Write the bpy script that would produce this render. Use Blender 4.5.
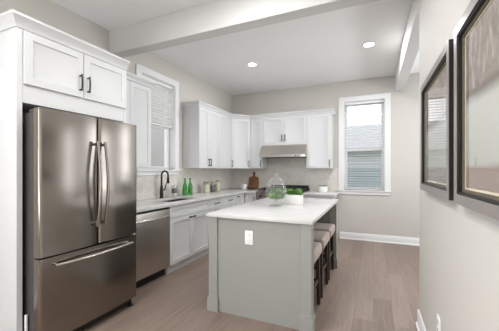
import bpy, bmesh, math, random
from mathutils import Vector, Matrix

for o in list(bpy.data.objects):
    bpy.data.objects.remove(o)
scene = bpy.context.scene
COL = scene.collection
PI = math.pi
random.seed(7)

# ------------------------------------------------------------------ camera
cam_data = bpy.data.cameras.new('camera')
cam = bpy.data.objects.new('camera', cam_data)
COL.objects.link(cam)
cam.location = (0, 0, 1.34)
cam.rotation_euler = (PI / 2, 0, 0.417)
cam_data.sensor_width = 36
cam_data.lens = 279.309 / 499 * 36
cam_data.shift_y = 4.465 / 499
cam_data.clip_start = 0.05
scene.camera = cam

# ------------------------------------------------------------------ world, exposure, daylight
scene.view_settings.view_transform = 'Standard'
scene.view_settings.look = 'None'
scene.view_settings.gamma = 1
scene.view_settings.use_curve_mapping = False
scene.view_settings.exposure = 0.32
world = bpy.data.worlds.new('overcast_sky')
scene.world = world
world.use_nodes = True
bg = world.node_tree.nodes['Background']
bg.inputs[0].default_value = (0.93, 0.97, 1.0, 1)
bg.inputs[1].default_value = 1.9


def daylight(name, loc, rot, sx, sy, power, color=(0.90, 0.95, 1.0)):
    """area lamp added just outside an unseen window, standing in for daylight"""
    l = bpy.data.lights.new(name, 'AREA')
    l.shape = 'RECTANGLE'
    l.size, l.size_y, l.energy, l.color = sx, sy, power, color
    o = bpy.data.objects.new(name, l)
    COL.objects.link(o)
    o.location, o.rotation_euler = loc, rot
    return o


daylight('rear_fill_lamp', (-2.15, -3.42, 1.45), (PI / 2, 0, 0), 1.6, 2.2, 13)  # fill lamp added behind the camera, outside an unseen window
daylight('front_left_fill_lamp', (-3.36, -1.3, 1.7), (PI / 2, 0, -PI / 2), 1.8, 1.6, 75)  # fill lamp added out of view to brighten the right wall
daylight('side_fill_lamp', (3.62, 4.2, 1.6), (PI / 2, 0, PI / 2), 1.9, 1.8, 30)  # fill lamp added out of view in the room on the right
daylight('dining_window_daylight', (1.75, 5.99, 1.8), (PI / 2, 0, PI), 0.7, 1.5, 22)
# upward fill lamps added outside unseen windows to brighten the ceiling
daylight('rear_uplight_fill', (-2.15, -4.4, 0.2), (math.radians(128), 0, 0), 2.4, 1.6, 95)
daylight('side_uplight_fill', (4.9, 4.2, 0.2), (math.radians(128), 0, PI / 2), 2.6, 1.8, 190)

# ------------------------------------------------------------------ materials


def lin(r, g, b):
    f = lambda c: (c / 255 / 12.92) if c <= 10.3 else ((c / 255 + 0.055) / 1.055) ** 2.4
    return (f(r), f(g), f(b), 1)


class N:
    """small node-tree helper"""

    def __init__(self, name):
        self.m = bpy.data.materials.new(name)
        self.m.use_nodes = True
        self.t = self.m.node_tree
        self.b = self.t.nodes['Principled BSDF']

    def n(self, kind, **kw):
        node = self.t.nodes.new(kind)
        for k, v in kw.items():
            setattr(node, k, v)
        return node

    def l(self, a, b):
        self.t.links.new(a, b)

    def math(self, op, a, b=None):
        n = self.n('ShaderNodeMath', operation=op)
        for i, v in enumerate((a, b)):
            if v is None:
                continue
            if isinstance(v, (int, float)):
                n.inputs[i].default_value = v
            else:
                self.l(v, n.inputs[i])
        return n.outputs[0]

    def mix(self, fac, c1, c2, blend='MIX'):
        n = self.n('ShaderNodeMix', data_type='RGBA', blend_type=blend)
        for s, v in ((n.inputs[0], fac), (n.inputs[6], c1), (n.inputs[7], c2)):
            if isinstance(v, (int, float, tuple)):
                s.default_value = v
            else:
                self.l(v, s)
        return n.outputs[2]

    def ramp(self, fac, stops):
        n = self.n('ShaderNodeValToRGB')
        while len(n.color_ramp.elements) < len(stops):
            n.color_ramp.elements.new(0.5)
        for e, (p, c) in zip(n.color_ramp.elements, stops):
            e.position, e.color = p, c
        self.l(fac, n.inputs[0])
        return n.outputs[0]

    def noise(self, vec, scale, detail=3, rough=0.5, dist=0.0):
        n = self.n('ShaderNodeTexNoise')
        n.inputs['Scale'].default_value = scale
        n.inputs['Detail'].default_value = detail
        n.inputs['Roughness'].default_value = rough
        n.inputs['Distortion'].default_value = dist
        if vec is not None:
            self.l(vec, n.inputs['Vector'])
        return n.outputs[0]

    def pos(self, scale=(1, 1, 1), rot=(0, 0, 0), coord='Object'):
        tc = self.n('ShaderNodeTexCoord')
        mp = self.n('ShaderNodeMapping')
        mp.inputs['Scale'].default_value = scale
        mp.inputs['Rotation'].default_value = rot
        self.l(tc.outputs[coord], mp.inputs['Vector'])
        return mp.outputs[0]

    def bump(self, h, strength=0.2, dist=0.002):
        n = self.n('ShaderNodeBump')
        n.inputs['Strength'].default_value = strength
        n.inputs['Distance'].default_value = dist
        self.l(h, n.inputs['Height'])
        self.l(n.outputs[0], self.b.inputs['Normal'])

    def set(self, **kw):
        names = dict(color='Base Color', rough='Roughness', metal='Metallic', spec='Specular IOR Level',
                     trans='Transmission Weight', ior='IOR', aniso='Anisotropic', coat='Coat Weight',
                     sheen='Sheen Weight', emit='Emission Color', estr='Emission Strength', alpha='Alpha')
        for k, v in kw.items():
            s = self.b.inputs[names[k]]
            if isinstance(v, (int, float, tuple)):
                s.default_value = v
            else:
                self.l(v, s)
        return self


def paint(name, col, rough=0.5, var=0.02, scale=6.0, bump=0.0):
    n = N(name)
    v = n.noise(n.pos(), scale, 3)
    c2 = tuple(x * (1 - var) for x in col[:3]) + (1,)
    n.set(color=n.mix(v, col, c2), rough=rough)
    if bump:
        n.bump(n.noise(n.pos(), 220, 2), bump, 0.001)
    return n.m


M = {}
M['wall'] = paint('greige_wall_paint', lin(205, 201, 194), 0.75, 0.02, 2.0, 0.05)
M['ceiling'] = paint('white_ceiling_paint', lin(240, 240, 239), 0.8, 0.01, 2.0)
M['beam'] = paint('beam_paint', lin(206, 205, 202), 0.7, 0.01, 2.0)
M['trim'] = paint('white_trim_paint', lin(232, 232, 232), 0.35, 0.01)
M['cabinet'] = paint('white_cabinet_lacquer', lin(212, 213, 213), 0.33, 0.01)
M['island'] = paint('grey_island_lacquer', lin(152, 153, 147), 0.4, 0.02)
M['island_dark'] = paint('grey_island_interior', lin(140, 141, 138), 0.5, 0.02)
M['black'] = paint('matte_black_metal', lin(34, 32, 31), 0.35, 0.1)
M['iron'] = paint('cast_iron', lin(38, 37, 37), 0.55, 0.2, 40)
M['rubber'] = paint('black_plastic', lin(26, 25, 24), 0.5, 0.1)
M['case'] = paint('dark_grey_fridge_side', lin(78, 74, 72), 0.45, 0.05)
M['white_plastic'] = paint('white_plastic', lin(240, 240, 238), 0.3, 0.01)
M['ceramic'] = paint('white_ceramic', lin(236, 234, 230), 0.2, 0.01)
M['cork'] = paint('cork', lin(176, 140, 100), 0.7, 0.3, 60)
M['pasta'] = paint('cream_dry_goods', lin(236, 226, 198), 0.8, 0.25, 90)
M['coffee'] = paint('dark_coffee_beans', lin(62, 44, 34), 0.6, 0.5, 120)
M['rim_green'] = paint('dark_green_enamel', lin(70, 84, 66), 0.4, 0.1)
M['soil'] = paint('dark_soil', lin(60, 46, 36), 0.9, 0.5, 90)
M['outlet_slot'] = paint('outlet_slots', lin(120, 118, 114), 0.5, 0.05)
M['frame_face'] = paint('pewter_grey_frame_face', lin(138, 131, 127), 0.35, 0.12, 30)
M['frame_side'] = paint('black_frame_side', lin(22, 20, 20), 0.4, 0.1)
M['fillet'] = paint('cream_fillet', lin(232, 222, 198), 0.45, 0.05)
M['mat_board'] = paint('grey_green_mat_board', lin(150, 148, 136), 0.8, 0.03)
M['blind'] = paint('white_blind_slat', lin(240, 240, 238), 0.45, 0.01)
M['hedge'] = paint('hedge_leaf', lin(70, 95, 60), 0.7, 0.4, 40)
M['ground'] = paint('concrete_paving', lin(170, 168, 162), 0.9, 0.1, 5)
M['shingle'] = paint('grey_roof_shingle', lin(176, 176, 178), 0.85, 0.35, 9)
M['dark_glass'] = paint('dark_house_pane', lin(60, 66, 72), 0.1, 0.1)


def siding(name, c, pitch):
    n = N(name)
    sx = n.n('ShaderNodeSeparateXYZ')
    n.l(n.pos(), sx.inputs[0])
    fr = n.math('FRACT', n.math('MULTIPLY', sx.outputs[2], 1 / pitch))
    line = n.math('LESS_THAN', fr, 0.12)
    n.set(color=n.mix(line, c, tuple(x * 0.62 for x in c[:3]) + (1,)), rough=0.7)
    return n.m


M['siding'] = siding('pale_grey_siding', lin(200, 204, 204), 0.14)
M['fence'] = siding('blue_grey_fence_boards', lin(146, 158, 162), 0.16)
M['brick_house'] = paint('light_masonry', lin(172, 169, 166), 0.9, 0.12, 3)

# floor: wood planks running away from the camera
n = N('taupe_wood_planks')
geo = n.n('ShaderNodeNewGeometry')
mp = n.n('ShaderNodeMapping')
mp.inputs['Rotation'].default_value = (0, 0, PI / 2)
n.l(geo.outputs['Position'], mp.inputs['Vector'])
br = n.n('ShaderNodeTexBrick')
br.offset = 0.37
br.inputs['Color1'].default_value = (0, 0, 0, 1)
br.inputs['Color2'].default_value = (1, 1, 1, 1)
br.inputs['Mortar'].default_value = (0.5, 0.5, 0.5, 1)
br.inputs['Scale'].default_value = 1
br.inputs['Mortar Size'].default_value = 0.0012
br.inputs['Brick Width'].default_value = 1.35
br.inputs['Row Height'].default_value = 0.165
n.l(mp.outputs[0], br.inputs['Vector'])
sx = n.n('ShaderNodeSeparateXYZ')
n.l(geo.outputs['Position'], sx.inputs[0])
cb = n.n('ShaderNodeCombineXYZ')
n.l(n.math('MULTIPLY', sx.outputs[0], 26), cb.inputs[0])
n.l(n.math('MULTIPLY', sx.outputs[1], 1.6), cb.inputs[1])
sb = n.n('ShaderNodeSeparateColor')
n.l(br.outputs[0], sb.inputs[0])
n.l(n.math('MULTIPLY', sb.outputs[0], 37.0), cb.inputs[2])
grain = n.noise(cb.outputs[0], 1.4, 6, 0.62, 0.6)
plank = n.ramp(sb.outputs[0], [(0.0, lin(127, 110, 99)), (0.35, lin(134, 117, 106)), (0.7, lin(138, 121, 110)), (1.0, lin(145, 128, 116))])
gr = n.ramp(grain, [(0.25, (0.66, 0.64, 0.62, 1)), (0.5, (0.95, 0.95, 0.95, 1)), (0.78, (1.16, 1.15, 1.14, 1))])
c = n.mix(1.0, plank, gr, 'MULTIPLY')
c = n.mix(n.math('MULTIPLY', br.outputs[1], 0.55), c, lin(84, 70, 62))
n.set(color=c, rough=n.math('ADD', n.math('MULTIPLY', grain, 0.2), 0.3))
n.bump(n.math('SUBTRACT', grain, br.outputs[1]), 0.12, 0.002)
M['floor'] = n.m

# brushed stainless steel


def steel(name, col, rough, aniso=0.5):
    n = N(name)
    streak = n.noise(n.pos((2, 2, 900)), 1.0, 2, 0.5)
    tg = n.n('ShaderNodeTangent', direction_type='RADIAL', axis='Z')
    n.l(tg.outputs[0], n.b.inputs['Tangent'])
    n.set(metal=1.0, color=n.mix(streak, col, tuple(x * 0.98 for x in col[:3]) + (1,)),
          rough=n.math('ADD', n.math('MULTIPLY', streak, 0.012), rough - 0.006), aniso=aniso)
    return n.m


M['steel'] = steel('brushed_stainless', lin(148, 141, 134), 0.19, 0.6)
M['steel_satin'] = steel('satin_stainless', lin(196, 189, 182), 0.36, 0.4)
M['steel_handle'] = steel('handle_stainless', lin(160, 154, 148), 0.22, 0.0)
M['steel_bright'] = steel('bright_stainless', lin(214, 210, 204), 0.2, 0.0)

# quartz worktop
n = N('white_quartz')
v = n.noise(n.pos(), 2.2, 6, 0.6, 1.2)
vein = n.ramp(v, [(0.44, (0, 0, 0, 1)), (0.5, (1, 1, 1, 1)), (0.56, (0, 0, 0, 1))])
c = n.mix(n.math('MULTIPLY', vein, 0.16), lin(210, 209, 207), lin(176, 174, 171))
n.set(color=c, rough=0.22)
M['quartz'] = n.m

# backsplash tiles
n = N('marble_herringbone_tile')
geo = n.n('ShaderNodeNewGeometry')
v = n.noise(n.pos(), 9, 5, 0.6, 0.8)
tone = n.ramp(geo.outputs['Random Per Island'], [(0.0, lin(218, 212, 203)), (0.5, lin(225, 220, 212)), (1.0, lin(231, 227, 220))])
c = n.mix(n.math('MULTIPLY', v, 0.35), tone, lin(200, 194, 187))
n.set(color=c, rough=0.3)
M['tile'] = n.m
M['grout'] = paint('tile_grout', lin(196, 190, 180), 0.9, 0.05)


def wood(name, c1, c2, scale=(30, 30, 2), rough=0.45):
    n = N(name)
    g = n.noise(n.pos(scale), 1.0, 5, 0.6, 0.5)
    n.set(color=n.mix(g, c1, c2), rough=rough)
    n.bump(g, 0.08, 0.001)
    return n.m


M['dark_wood'] = wood('dark_espresso_wood', lin(70, 52, 44), lin(42, 31, 27))
M['board_wood'] = wood('brown_board_wood', lin(152, 104, 66), lin(106, 68, 42))
M['walnut'] = wood('walnut_wood', lin(110, 72, 48), lin(70, 46, 32))
M['frame_wood'] = wood('dark_brown_frame_wood', lin(118, 106, 86), lin(74, 64, 52), (14, 14, 14))

n = N('taupe_linen')
f = n.noise(n.pos((260, 260, 260)), 1, 2)
n.set(color=n.mix(f, lin(172, 158, 147), lin(146, 132, 122)), rough=0.9, sheen=0.25)
n.bump(f, 0.25, 0.001)
M['linen'] = n.m


def glassy(name, col=(1, 1, 1, 1), rough=0.0, ior=1.45):
    n = N(name)
    n.set(color=col, trans=1.0, rough=rough, ior=ior)
    return n.m


M['green_glass'] = glassy('green_bottle_glass', lin(90, 205, 110), 0.02)
M['lime'] = paint('green_apple_skin', lin(106, 142, 48), 0.35, 0.25, 12)
M['apple_dark'] = paint('dark_green_leafy_skin', lin(70, 106, 40), 0.45, 0.3, 14)
M['stem'] = paint('brown_stem', lin(96, 70, 44), 0.7, 0.2)
M['herb'] = paint('herb_leaf', lin(84, 150, 58), 0.5, 0.35, 20)
M['herb_light'] = paint('light_herb_leaf', lin(150, 196, 100), 0.5, 0.3, 20)


def thin_glass(name, tint=(1, 1, 1, 1), refl=1.0, milk=0.0):
    """clear sheet glass: transparent with a Fresnel reflection"""
    n = N(name)
    t = n.t
    tr = n.n('ShaderNodeBsdfTransparent')
    tr.inputs[0].default_value = tint
    gl = n.n('ShaderNodeBsdfGlossy')
    gl.inputs['Roughness'].default_value = 0.02
    fr = n.n('ShaderNodeFresnel')
    geo = n.n('ShaderNodeNewGeometry')
    front = n.math('SUBTRACT', 1.0, geo.outputs['Backfacing'])
    fr.inputs[0].default_value = 1.5
    mx = n.n('ShaderNodeMixShader')
    n.l(n.math('MULTIPLY', n.math('MULTIPLY', fr.outputs[0], front), refl), mx.inputs[0])
    n.l(tr.outputs[0], mx.inputs[1])
    n.l(gl.outputs[0], mx.inputs[2])
    out = mx.outputs[0]
    if milk:
        df = n.n('ShaderNodeBsdfDiffuse')
        df.inputs[0].default_value = (0.86, 0.88, 0.87, 1)
        m2 = n.n('ShaderNodeMixShader')
        m2.inputs[0].default_value = milk
        n.l(out, m2.inputs[1])
        n.l(df.outputs[0], m2.inputs[2])
        out = m2.outputs[0]
    n.l(out, t.nodes['Material Output'].inputs[0])
    return n.m


M['pane'] = thin_glass('window_pane_glass')
M['picture_glass'] = thin_glass('picture_glass')
M['jar_glass'] = thin_glass('clear_jar_glass', (0.95, 0.97, 0.96, 1), 1.5, 0.07)
M['milky_glass'] = thin_glass('milky_jar_glass', (0.96, 0.98, 0.97, 1), 1.6, 0.06)


def emitter(name, col, strength):
    n = N(name)
    n.set(color=(0.9, 0.9, 0.9, 1), emit=col, estr=strength)
    return n.m


M['lens'] = emitter('lamp_lens', (1, 0.97, 0.92, 1), 14)

# sepia print; reflections of the room are painted in as bands
n = N('sepia_print_with_reflections')
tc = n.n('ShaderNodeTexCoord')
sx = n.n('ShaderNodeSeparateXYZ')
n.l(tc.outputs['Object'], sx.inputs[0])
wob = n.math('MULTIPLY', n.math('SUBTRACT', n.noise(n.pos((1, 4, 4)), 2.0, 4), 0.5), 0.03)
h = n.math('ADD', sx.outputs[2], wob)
base = n.ramp(h, [(0.0, lin(146, 130, 120)), (0.15, lin(158, 142, 132)), (0.17, lin(176, 176, 166)), (0.40, lin(190, 190, 182)),  # pale field and brown foot imitate reflections in the glass
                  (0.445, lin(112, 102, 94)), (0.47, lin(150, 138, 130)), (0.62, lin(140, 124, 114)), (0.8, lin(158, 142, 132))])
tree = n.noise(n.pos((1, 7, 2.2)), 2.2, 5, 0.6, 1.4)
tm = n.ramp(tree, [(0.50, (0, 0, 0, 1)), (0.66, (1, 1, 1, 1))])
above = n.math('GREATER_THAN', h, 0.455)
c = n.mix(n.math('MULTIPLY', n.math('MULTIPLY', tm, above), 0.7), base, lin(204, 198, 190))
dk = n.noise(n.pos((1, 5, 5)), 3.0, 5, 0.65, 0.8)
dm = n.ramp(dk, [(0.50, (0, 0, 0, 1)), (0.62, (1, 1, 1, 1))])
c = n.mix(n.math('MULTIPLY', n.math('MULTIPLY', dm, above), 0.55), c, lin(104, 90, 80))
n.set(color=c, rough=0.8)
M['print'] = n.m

# ------------------------------------------------------------------ mesh helpers


class MB:
    """collects shapes into one mesh"""

    def __init__(self):
        self.v, self.f = [], []

    def raw(self, verts, faces, mat=None):
        o = len(self.v)
        self.v += [tuple(mat @ Vector(p)) if mat else tuple(p) for p in verts]
        self.f += [tuple(i + o for i in f) for f in faces]
        return self

    def bm(self, bm, mat=None):
        bm.verts.index_update()
        self.raw([tuple(v.co) for v in bm.verts], [[v.index for v in f.verts] for f in bm.faces], mat)
        bm.free()
        return self

    def box(self, x0, x1, y0, y1, z0, z1, bev=0.0, seg=1, mat=None):
        b = bmesh.new()
        bmesh.ops.create_cube(b, size=1)
        for v in b.verts:
            v.co = Vector(((x0 + x1) / 2 + v.co.x * abs(x1 - x0), (y0 + y1) / 2 + v.co.y * abs(y1 - y0), (z0 + z1) / 2 + v.co.z * abs(z1 - z0)))
        if bev:
            bmesh.ops.bevel(b, geom=list(b.edges), offset=bev, segments=seg, profile=0.5, affect='EDGES')
        return self.bm(b, mat)

    def lathe(self, prof, loc=(0, 0, 0), seg=32, mat=None, closed=False):
        """prof: (radius, z) pairs turned about Z"""
        vs, fs = [], []
        k = len(prof)
        for i in range(seg):
            a = 2 * PI * i / seg
            for r, z in prof:
                vs.append((loc[0] + r * math.cos(a), loc[1] + r * math.sin(a), loc[2] + z))
        rng = range(k) if closed else range(k - 1)
        for i in range(seg):
            j = (i + 1) % seg
            for q in rng:
                w = (q + 1) % k
                fs.append((i * k + q, j * k + q, j * k + w, i * k + w))
        b = bmesh.new()
        bv = [b.verts.new(p) for p in vs]
        for f in fs:
            b.faces.new([bv[x] for x in f])
        bmesh.ops.remove_doubles(b, verts=b.verts, dist=1e-6)
        bmesh.ops.dissolve_degenerate(b, edges=b.edges, dist=1e-6)
        bmesh.ops.recalc_face_normals(b, faces=b.faces)
        return self.bm(b, mat)

    def tube(self, pts, r, seg=12, mat=None, cap=True):
        pts = [Vector(p) for p in pts]
        rs = r if isinstance(r, (list, tuple)) else [r] * len(pts)
        vs, fs = [], []
        up = Vector((0, 0, 1))
        t0 = (pts[1] - pts[0]).normalized()
        if abs(t0.dot(up)) > 0.95:
            up = Vector((1, 0, 0))
        side = t0.cross(up).normalized()
        for i, p in enumerate(pts):
            t = (pts[min(i + 1, len(pts) - 1)] - pts[max(i - 1, 0)]).normalized()
            side = (side - t * side.dot(t)).normalized()
            nn = t.cross(side)
            for k in range(seg):
                a = 2 * PI * k / seg
                vs.append(p + (side * math.cos(a) + nn * math.sin(a)) * rs[i])
        for i in range(len(pts) - 1):
            for k in range(seg):
                j = (k + 1) % seg
                fs.append((i * seg + k, i * seg + j, (i + 1) * seg + j, (i + 1) * seg + k))
        if cap:
            fs.append(tuple(range(seg))[::-1])
            fs.append(tuple((len(pts) - 1) * seg + k for k in range(seg)))
        return self.raw(vs, fs, mat)

    def prism(self, poly, axis, a, b, mat=None):
        """poly: 2D points; axis 'x': (y,z), 'y': (x,z), 'z': (x,y) extruded from a to b"""
        def P(q, t):
            return {'x': (t, q[0], q[1]), 'y': (q[0], t, q[1]), 'z': (q[0], q[1], t)}[axis]
        k = len(poly)
        vs = [P(q, a) for q in poly] + [P(q, b) for q in poly]
        fs = [tuple(range(k)), tuple(range(k, 2 * k))[::-1]] + [(i, (i + 1) % k, k + (i + 1) % k, k + i) for i in range(k)]
        bm = bmesh.new()
        bv = [bm.verts.new(p) for p in vs]
        for f in fs:
            bm.faces.new([bv[i] for i in f])
        bmesh.ops.recalc_face_normals(bm, faces=bm.faces)
        return self.bm(bm, mat)

    def sphere(self, c, r, u=20, v=12, sz=1.0, mat=None):
        b = bmesh.new()
        bmesh.ops.create_uvsphere(b, u_segments=u, v_segments=v, radius=r)
        for q in b.verts:
            q.co = Vector((q.co.x + c[0], q.co.y + c[1], q.co.z * sz + c[2]))
        return self.bm(b, mat)


def root_loc(o):
    p = Vector((0, 0, 0))
    while o is not None:
        p += o.location
        o = o.parent
    return p


def obj(name, mb, mat, parent=None, origin=None, angle=32):
    """links a mesh given in world coordinates as ONE object"""
    org = root_loc(parent) if parent else Vector(origin or (0, 0, 0))
    me = bpy.data.meshes.new(name)
    me.from_pydata([tuple(Vector(v) - org) for v in mb.v], [], mb.f)
    me.validate()
    for p in me.polygons:
        p.use_smooth = True
    me.set_sharp_from_angle(angle=math.radians(angle))
    me.materials.append(M[mat])
    o = bpy.data.objects.new(name, me)
    COL.objects.link(o)
    if parent:
        o.parent = parent
    else:
        o.location = org
    return o


def tag(o, label, cat, group=None, kind=None):
    o['label'], o['category'] = label, cat
    if group:
        o['group'] = group
    if kind:
        o['kind'] = kind
    return o


def thing(name, label, cat, loc, group=None):
    o = bpy.data.objects.new(name, None)
    o.empty_display_size = 0.1
    COL.objects.link(o)
    o.location = loc
    return tag(o, label, cat, group)


def struct(name, mb, mat, parent=None, origin=None):
    o = obj(name, mb, mat, parent, origin)
    if not parent:
        o['kind'] = 'structure'
    return o


def copy_tree(o, parent=None):
    c = o.copy()
    COL.objects.link(c)
    if parent:
        c.parent = parent
    for ch in list(o.children):
        copy_tree(ch, c)
    return c


def frame_of(origin, width_dir, normal):
    """matrix whose x runs along a door's width, y outwards, z up"""
    x, y = Vector(width_dir).normalized(), Vector(normal).normalized()
    m = Matrix.Identity(4)
    m.col[0][:3], m.col[1][:3], m.col[2][:3], m.col[3][:3] = x, y, (0, 0, 1), origin
    return m


def shaker(mb, w, z0, z1, mat, t=0.019, rail=0.057, depth=0.009):
    """a framed, recessed door front; local x 0..w, y 0..t outwards"""
    e = 0.0015
    s = rail + 0.004
    def ring(ins, y, zi=None):
        zi = ins if zi is None else zi
        return [(ins, y, z0 + zi), (w - ins, y, z0 + zi), (w - ins, y, z1 - zi), (ins, y, z1 - zi)]
    rings = [ring(0, 0), ring(0, t - e), ring(e, t), ring(rail, t), ring(rail + 0.001, t - depth * 0.85), ring(s, t - depth)]
    vs = [p for r in rings for p in r]
    fs = [(0, 3, 2, 1)]
    for k in range(len(rings) - 1):
        for i in range(4):
            j = (i + 1) % 4
            fs.append((4 * k + i, 4 * k + j, 4 * k + 4 + j, 4 * k + 4 + i))
    q = 4 * (len(rings) - 1)
    fs.append((q, q + 1, q + 2, q + 3))
    b = bmesh.new()
    bv = [b.verts.new(p) for p in vs]
    for f in fs:
        b.faces.new([bv[i] for i in f])
    bmesh.ops.recalc_face_normals(b, faces=b.faces)
    return mb.bm(b, mat)


def slab(mb, w, z0, z1, mat, t=0.019):
    return mb.box(0, w, 0, t, z0, z1, 0.0015, 1, mat)


def pull(mb, x, z, length, vertical, mat, y0=0.019, r=0.0068, out=0.032):
    """bow-shaped bar pull in door coordinates"""
    pts = []
    k = 8
    for i in range(k + 1):
        s = -1 + 2 * i / k
        y = y0 + out * (1 - 0.18 * s * s)
        pts.append((x, y, z + s * length / 2) if vertical else (x + s * length / 2, y, z))
    mb.tube(pts, r, 8, mat)
    for s in (-0.82, 0.82):
        p = (x, y0 - 0.001, z + s * length / 2) if vertical else (x + s * length / 2, y0 - 0.001, z)
        q = (x, y0 + out * 0.9, z + s * length / 2) if vertical else (x + s * length / 2, y0 + out * 0.9, z)
        mb.tube([p, q], r * 1.05, 8, mat)
    return mb


def door(parent, m, w, z0, z1, pulls=(), flat=False, mat='cabinet', name='door', rail=0.057):
    d = (slab if flat else shaker)(MB(), w, z0, z1, m) if flat else shaker(MB(), w, z0, z1, m, rail=rail)
    o = obj(name, d, mat, parent)
    for (x, z, ln, vert) in pulls:
        obj('handle', pull(MB(), x, z, ln, vert, m), 'black', o)
    return o


# ------------------------------------------------------------------ room dimensions
L, B, CZ = -3.0, 5.741, 3.068          # left wall, back wall, ceiling
RW, RT, RE = 0.365, 0.50, 2.80         # partition on the right: face, back face, end
REAR, FAR = -3.2, 3.4
CT = 0.915                             # worktop height

# floor, ceiling
struct('floor', MB().box(L - 0.25, FAR + 0.25, REAR - 0.2, B + 0.28, -0.12, 0), 'floor')
struct('ceiling', MB().box(L - 0.25, FAR + 0.25, REAR - 0.2, B + 0.28, CZ, CZ + 0.15), 'ceiling')


def wall_with_holes(axis, a, b, u0, u1, holes, z1=CZ):
    """a wall slab; axis 'x': slab between x=a..b along y=u0..u1; 'y' the other way round; holes (u0,u1,z0,z1)"""
    mb = MB()
    def put(p, q, z0, zz):
        if q - p < 1e-4 or zz - z0 < 1e-4:
            return
        if axis == 'x':
            mb.box(a, b, p, q, z0, zz)
        else:
            mb.box(p, q, a, b, z0, zz)
    cur = u0
    for (p, q, z0, zz) in sorted(holes):
        put(cur, p, 0, z1)
        put(p, q, 0, z0)
        put(p, q, zz, z1)
        cur = q
    put(cur, u1, 0, z1)
    return mb


WB = (-0.53, 0.20, 0.955, 2.665)       # back window opening x0,x1,z0,z1
WL = (2.98, 3.715, 1.345, 2.72)        # left window opening y0,y1,z0,z1
struct('wall_back', wall_with_holes('y', B, B + 0.22, L - 0.22, FAR + 0.22, [WB, (1.35, 2.15, 0.955, 2.665)]), 'wall')
struct('wall_left', wall_with_holes('x', L - 0.22, L, REAR, B, [WL, (-2.2, -0.4, 0.9, 2.5)]), 'wall')
struct('wall_right', MB().box(RW, RT, REAR, RE, 0, CZ, 0.002), 'wall')
struct('wall_rear', wall_with_holes('y', REAR - 0.15, REAR, L - 0.22, FAR + 0.22, [(-2.95, -1.35, 0.35, 2.55)]), 'wall')
struct('wall_far_right', wall_with_holes('x', FAR, FAR + 0.15, REAR, B, [(3.25, 5.15, 0.7, 2.5)]), 'wall')

# ceiling beams
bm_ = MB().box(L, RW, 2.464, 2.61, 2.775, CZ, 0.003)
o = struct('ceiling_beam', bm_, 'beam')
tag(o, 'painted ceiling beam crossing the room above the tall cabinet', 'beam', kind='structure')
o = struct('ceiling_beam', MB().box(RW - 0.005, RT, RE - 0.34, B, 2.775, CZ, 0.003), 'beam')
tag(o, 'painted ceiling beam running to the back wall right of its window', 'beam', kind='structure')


# baseboards
def baseboard(mb, axis, face, u0, u1, out, h=0.13, t=0.016):
    """face = wall plane, out = +1/-1 direction it sticks out"""
    prof = [(0, 0), (t + 0.012, 0), (t + 0.012, 0.012), (t + 0.004, 0.02), (t, 0.022), (t, h - 0.03), (t * 0.75, h - 0.02), (t * 0.55, h - 0.004), (t * 0.3, h), (0, h)]
    poly = [(face + out * p, z) for p, z in prof]
    mb.prism(poly, 'y' if axis == 'x' else 'x', u0, u1)
    return mb


struct('baseboard_back', baseboard(MB(), 'y', B, -0.6, FAR, -1), 'trim')
mb = baseboard(MB(), 'x', RW, REAR, RE + 0.016, -1)
baseboard(mb, 'y', RE, RW - 0.016, RT + 0.016, 1)
struct('baseboard_right', mb, 'trim')
mb = baseboard(MB(), 'x', L, REAR, 1.12, 1)
struct('baseboard_left', mb, 'trim')

# ------------------------------------------------------------------ windows


def window(name, m, w, z0, z1, recess=0.13, cas=0.092, meet=None):
    """double-hung window. local x 0..w along the wall, y into the room (0 = wall face), z world"""
    root = bpy.data.objects.new(name, None)
    COL.objects.link(root)
    root.location = m.translation
    root['kind'] = 'structure'
    # jamb lining
    j = MB()
    t = 0.012
    j.box(0, t, -0.2, 0.002, z0, z1, 0, 1, m).box(w - t, w, -0.2, 0.002, z0, z1, 0, 1, m)
    j.box(t, w - t, -0.2, 0.002, z1 - t, z1, 0, 1, m)
    obj('jamb', j, 'trim', root)
    c = MB()
    c.box(-cas, 0.004, 0, 0.022, z0 - 0.01, z1, 0.003, 1, m).box(w - 0.004, w + cas, 0, 0.022, z0 - 0.01, z1, 0.003, 1, m)
    c.box(-cas, w + cas, 0, 0.024, z1 - 0.004, z1 + cas, 0.003, 1, m)
    obj('casing', c, 'trim', root)
    s = MB()
    s.box(-cas - 0.01, w + cas + 0.01, -0.2, 0.04, z0 - 0.026, z0, 0.004, 1, m)
    s.box(-cas, w + cas, 0, 0.02, z0 - 0.085, z0 - 0.026, 0.003, 1, m)
    obj('sill', s, 'trim', root)
    zm = meet or (z0 + z1) / 2
    st = 0.05

    def sash(nm, za, zb, y):
        q = MB()
        q.box(t, t + st, y, y + 0.034, za, zb, 0.002, 1, m).box(w - t - st, w - t, y, y + 0.034, za, zb, 0.002, 1, m)
        q.box(t + st, w - t - st, y, y + 0.034, za, za + st, 0.002, 1, m).box(t + st, w - t - st, y, y + 0.034, zb - st, zb, 0.002, 1, m)
        o = obj(nm, q, 'trim', root)
        obj('pane', MB().box(t + st - 0.004, w - t - st + 0.004, y + 0.015, y + 0.019, za + st - 0.004, zb - st + 0.004, 0, 1, m), 'pane', o)
    sash('upper_sash', zm - 0.018, z1 - t, -recess - 0.036)
    sash('lower_sash', z0, zm + 0.018, -recess)
    return root


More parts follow.
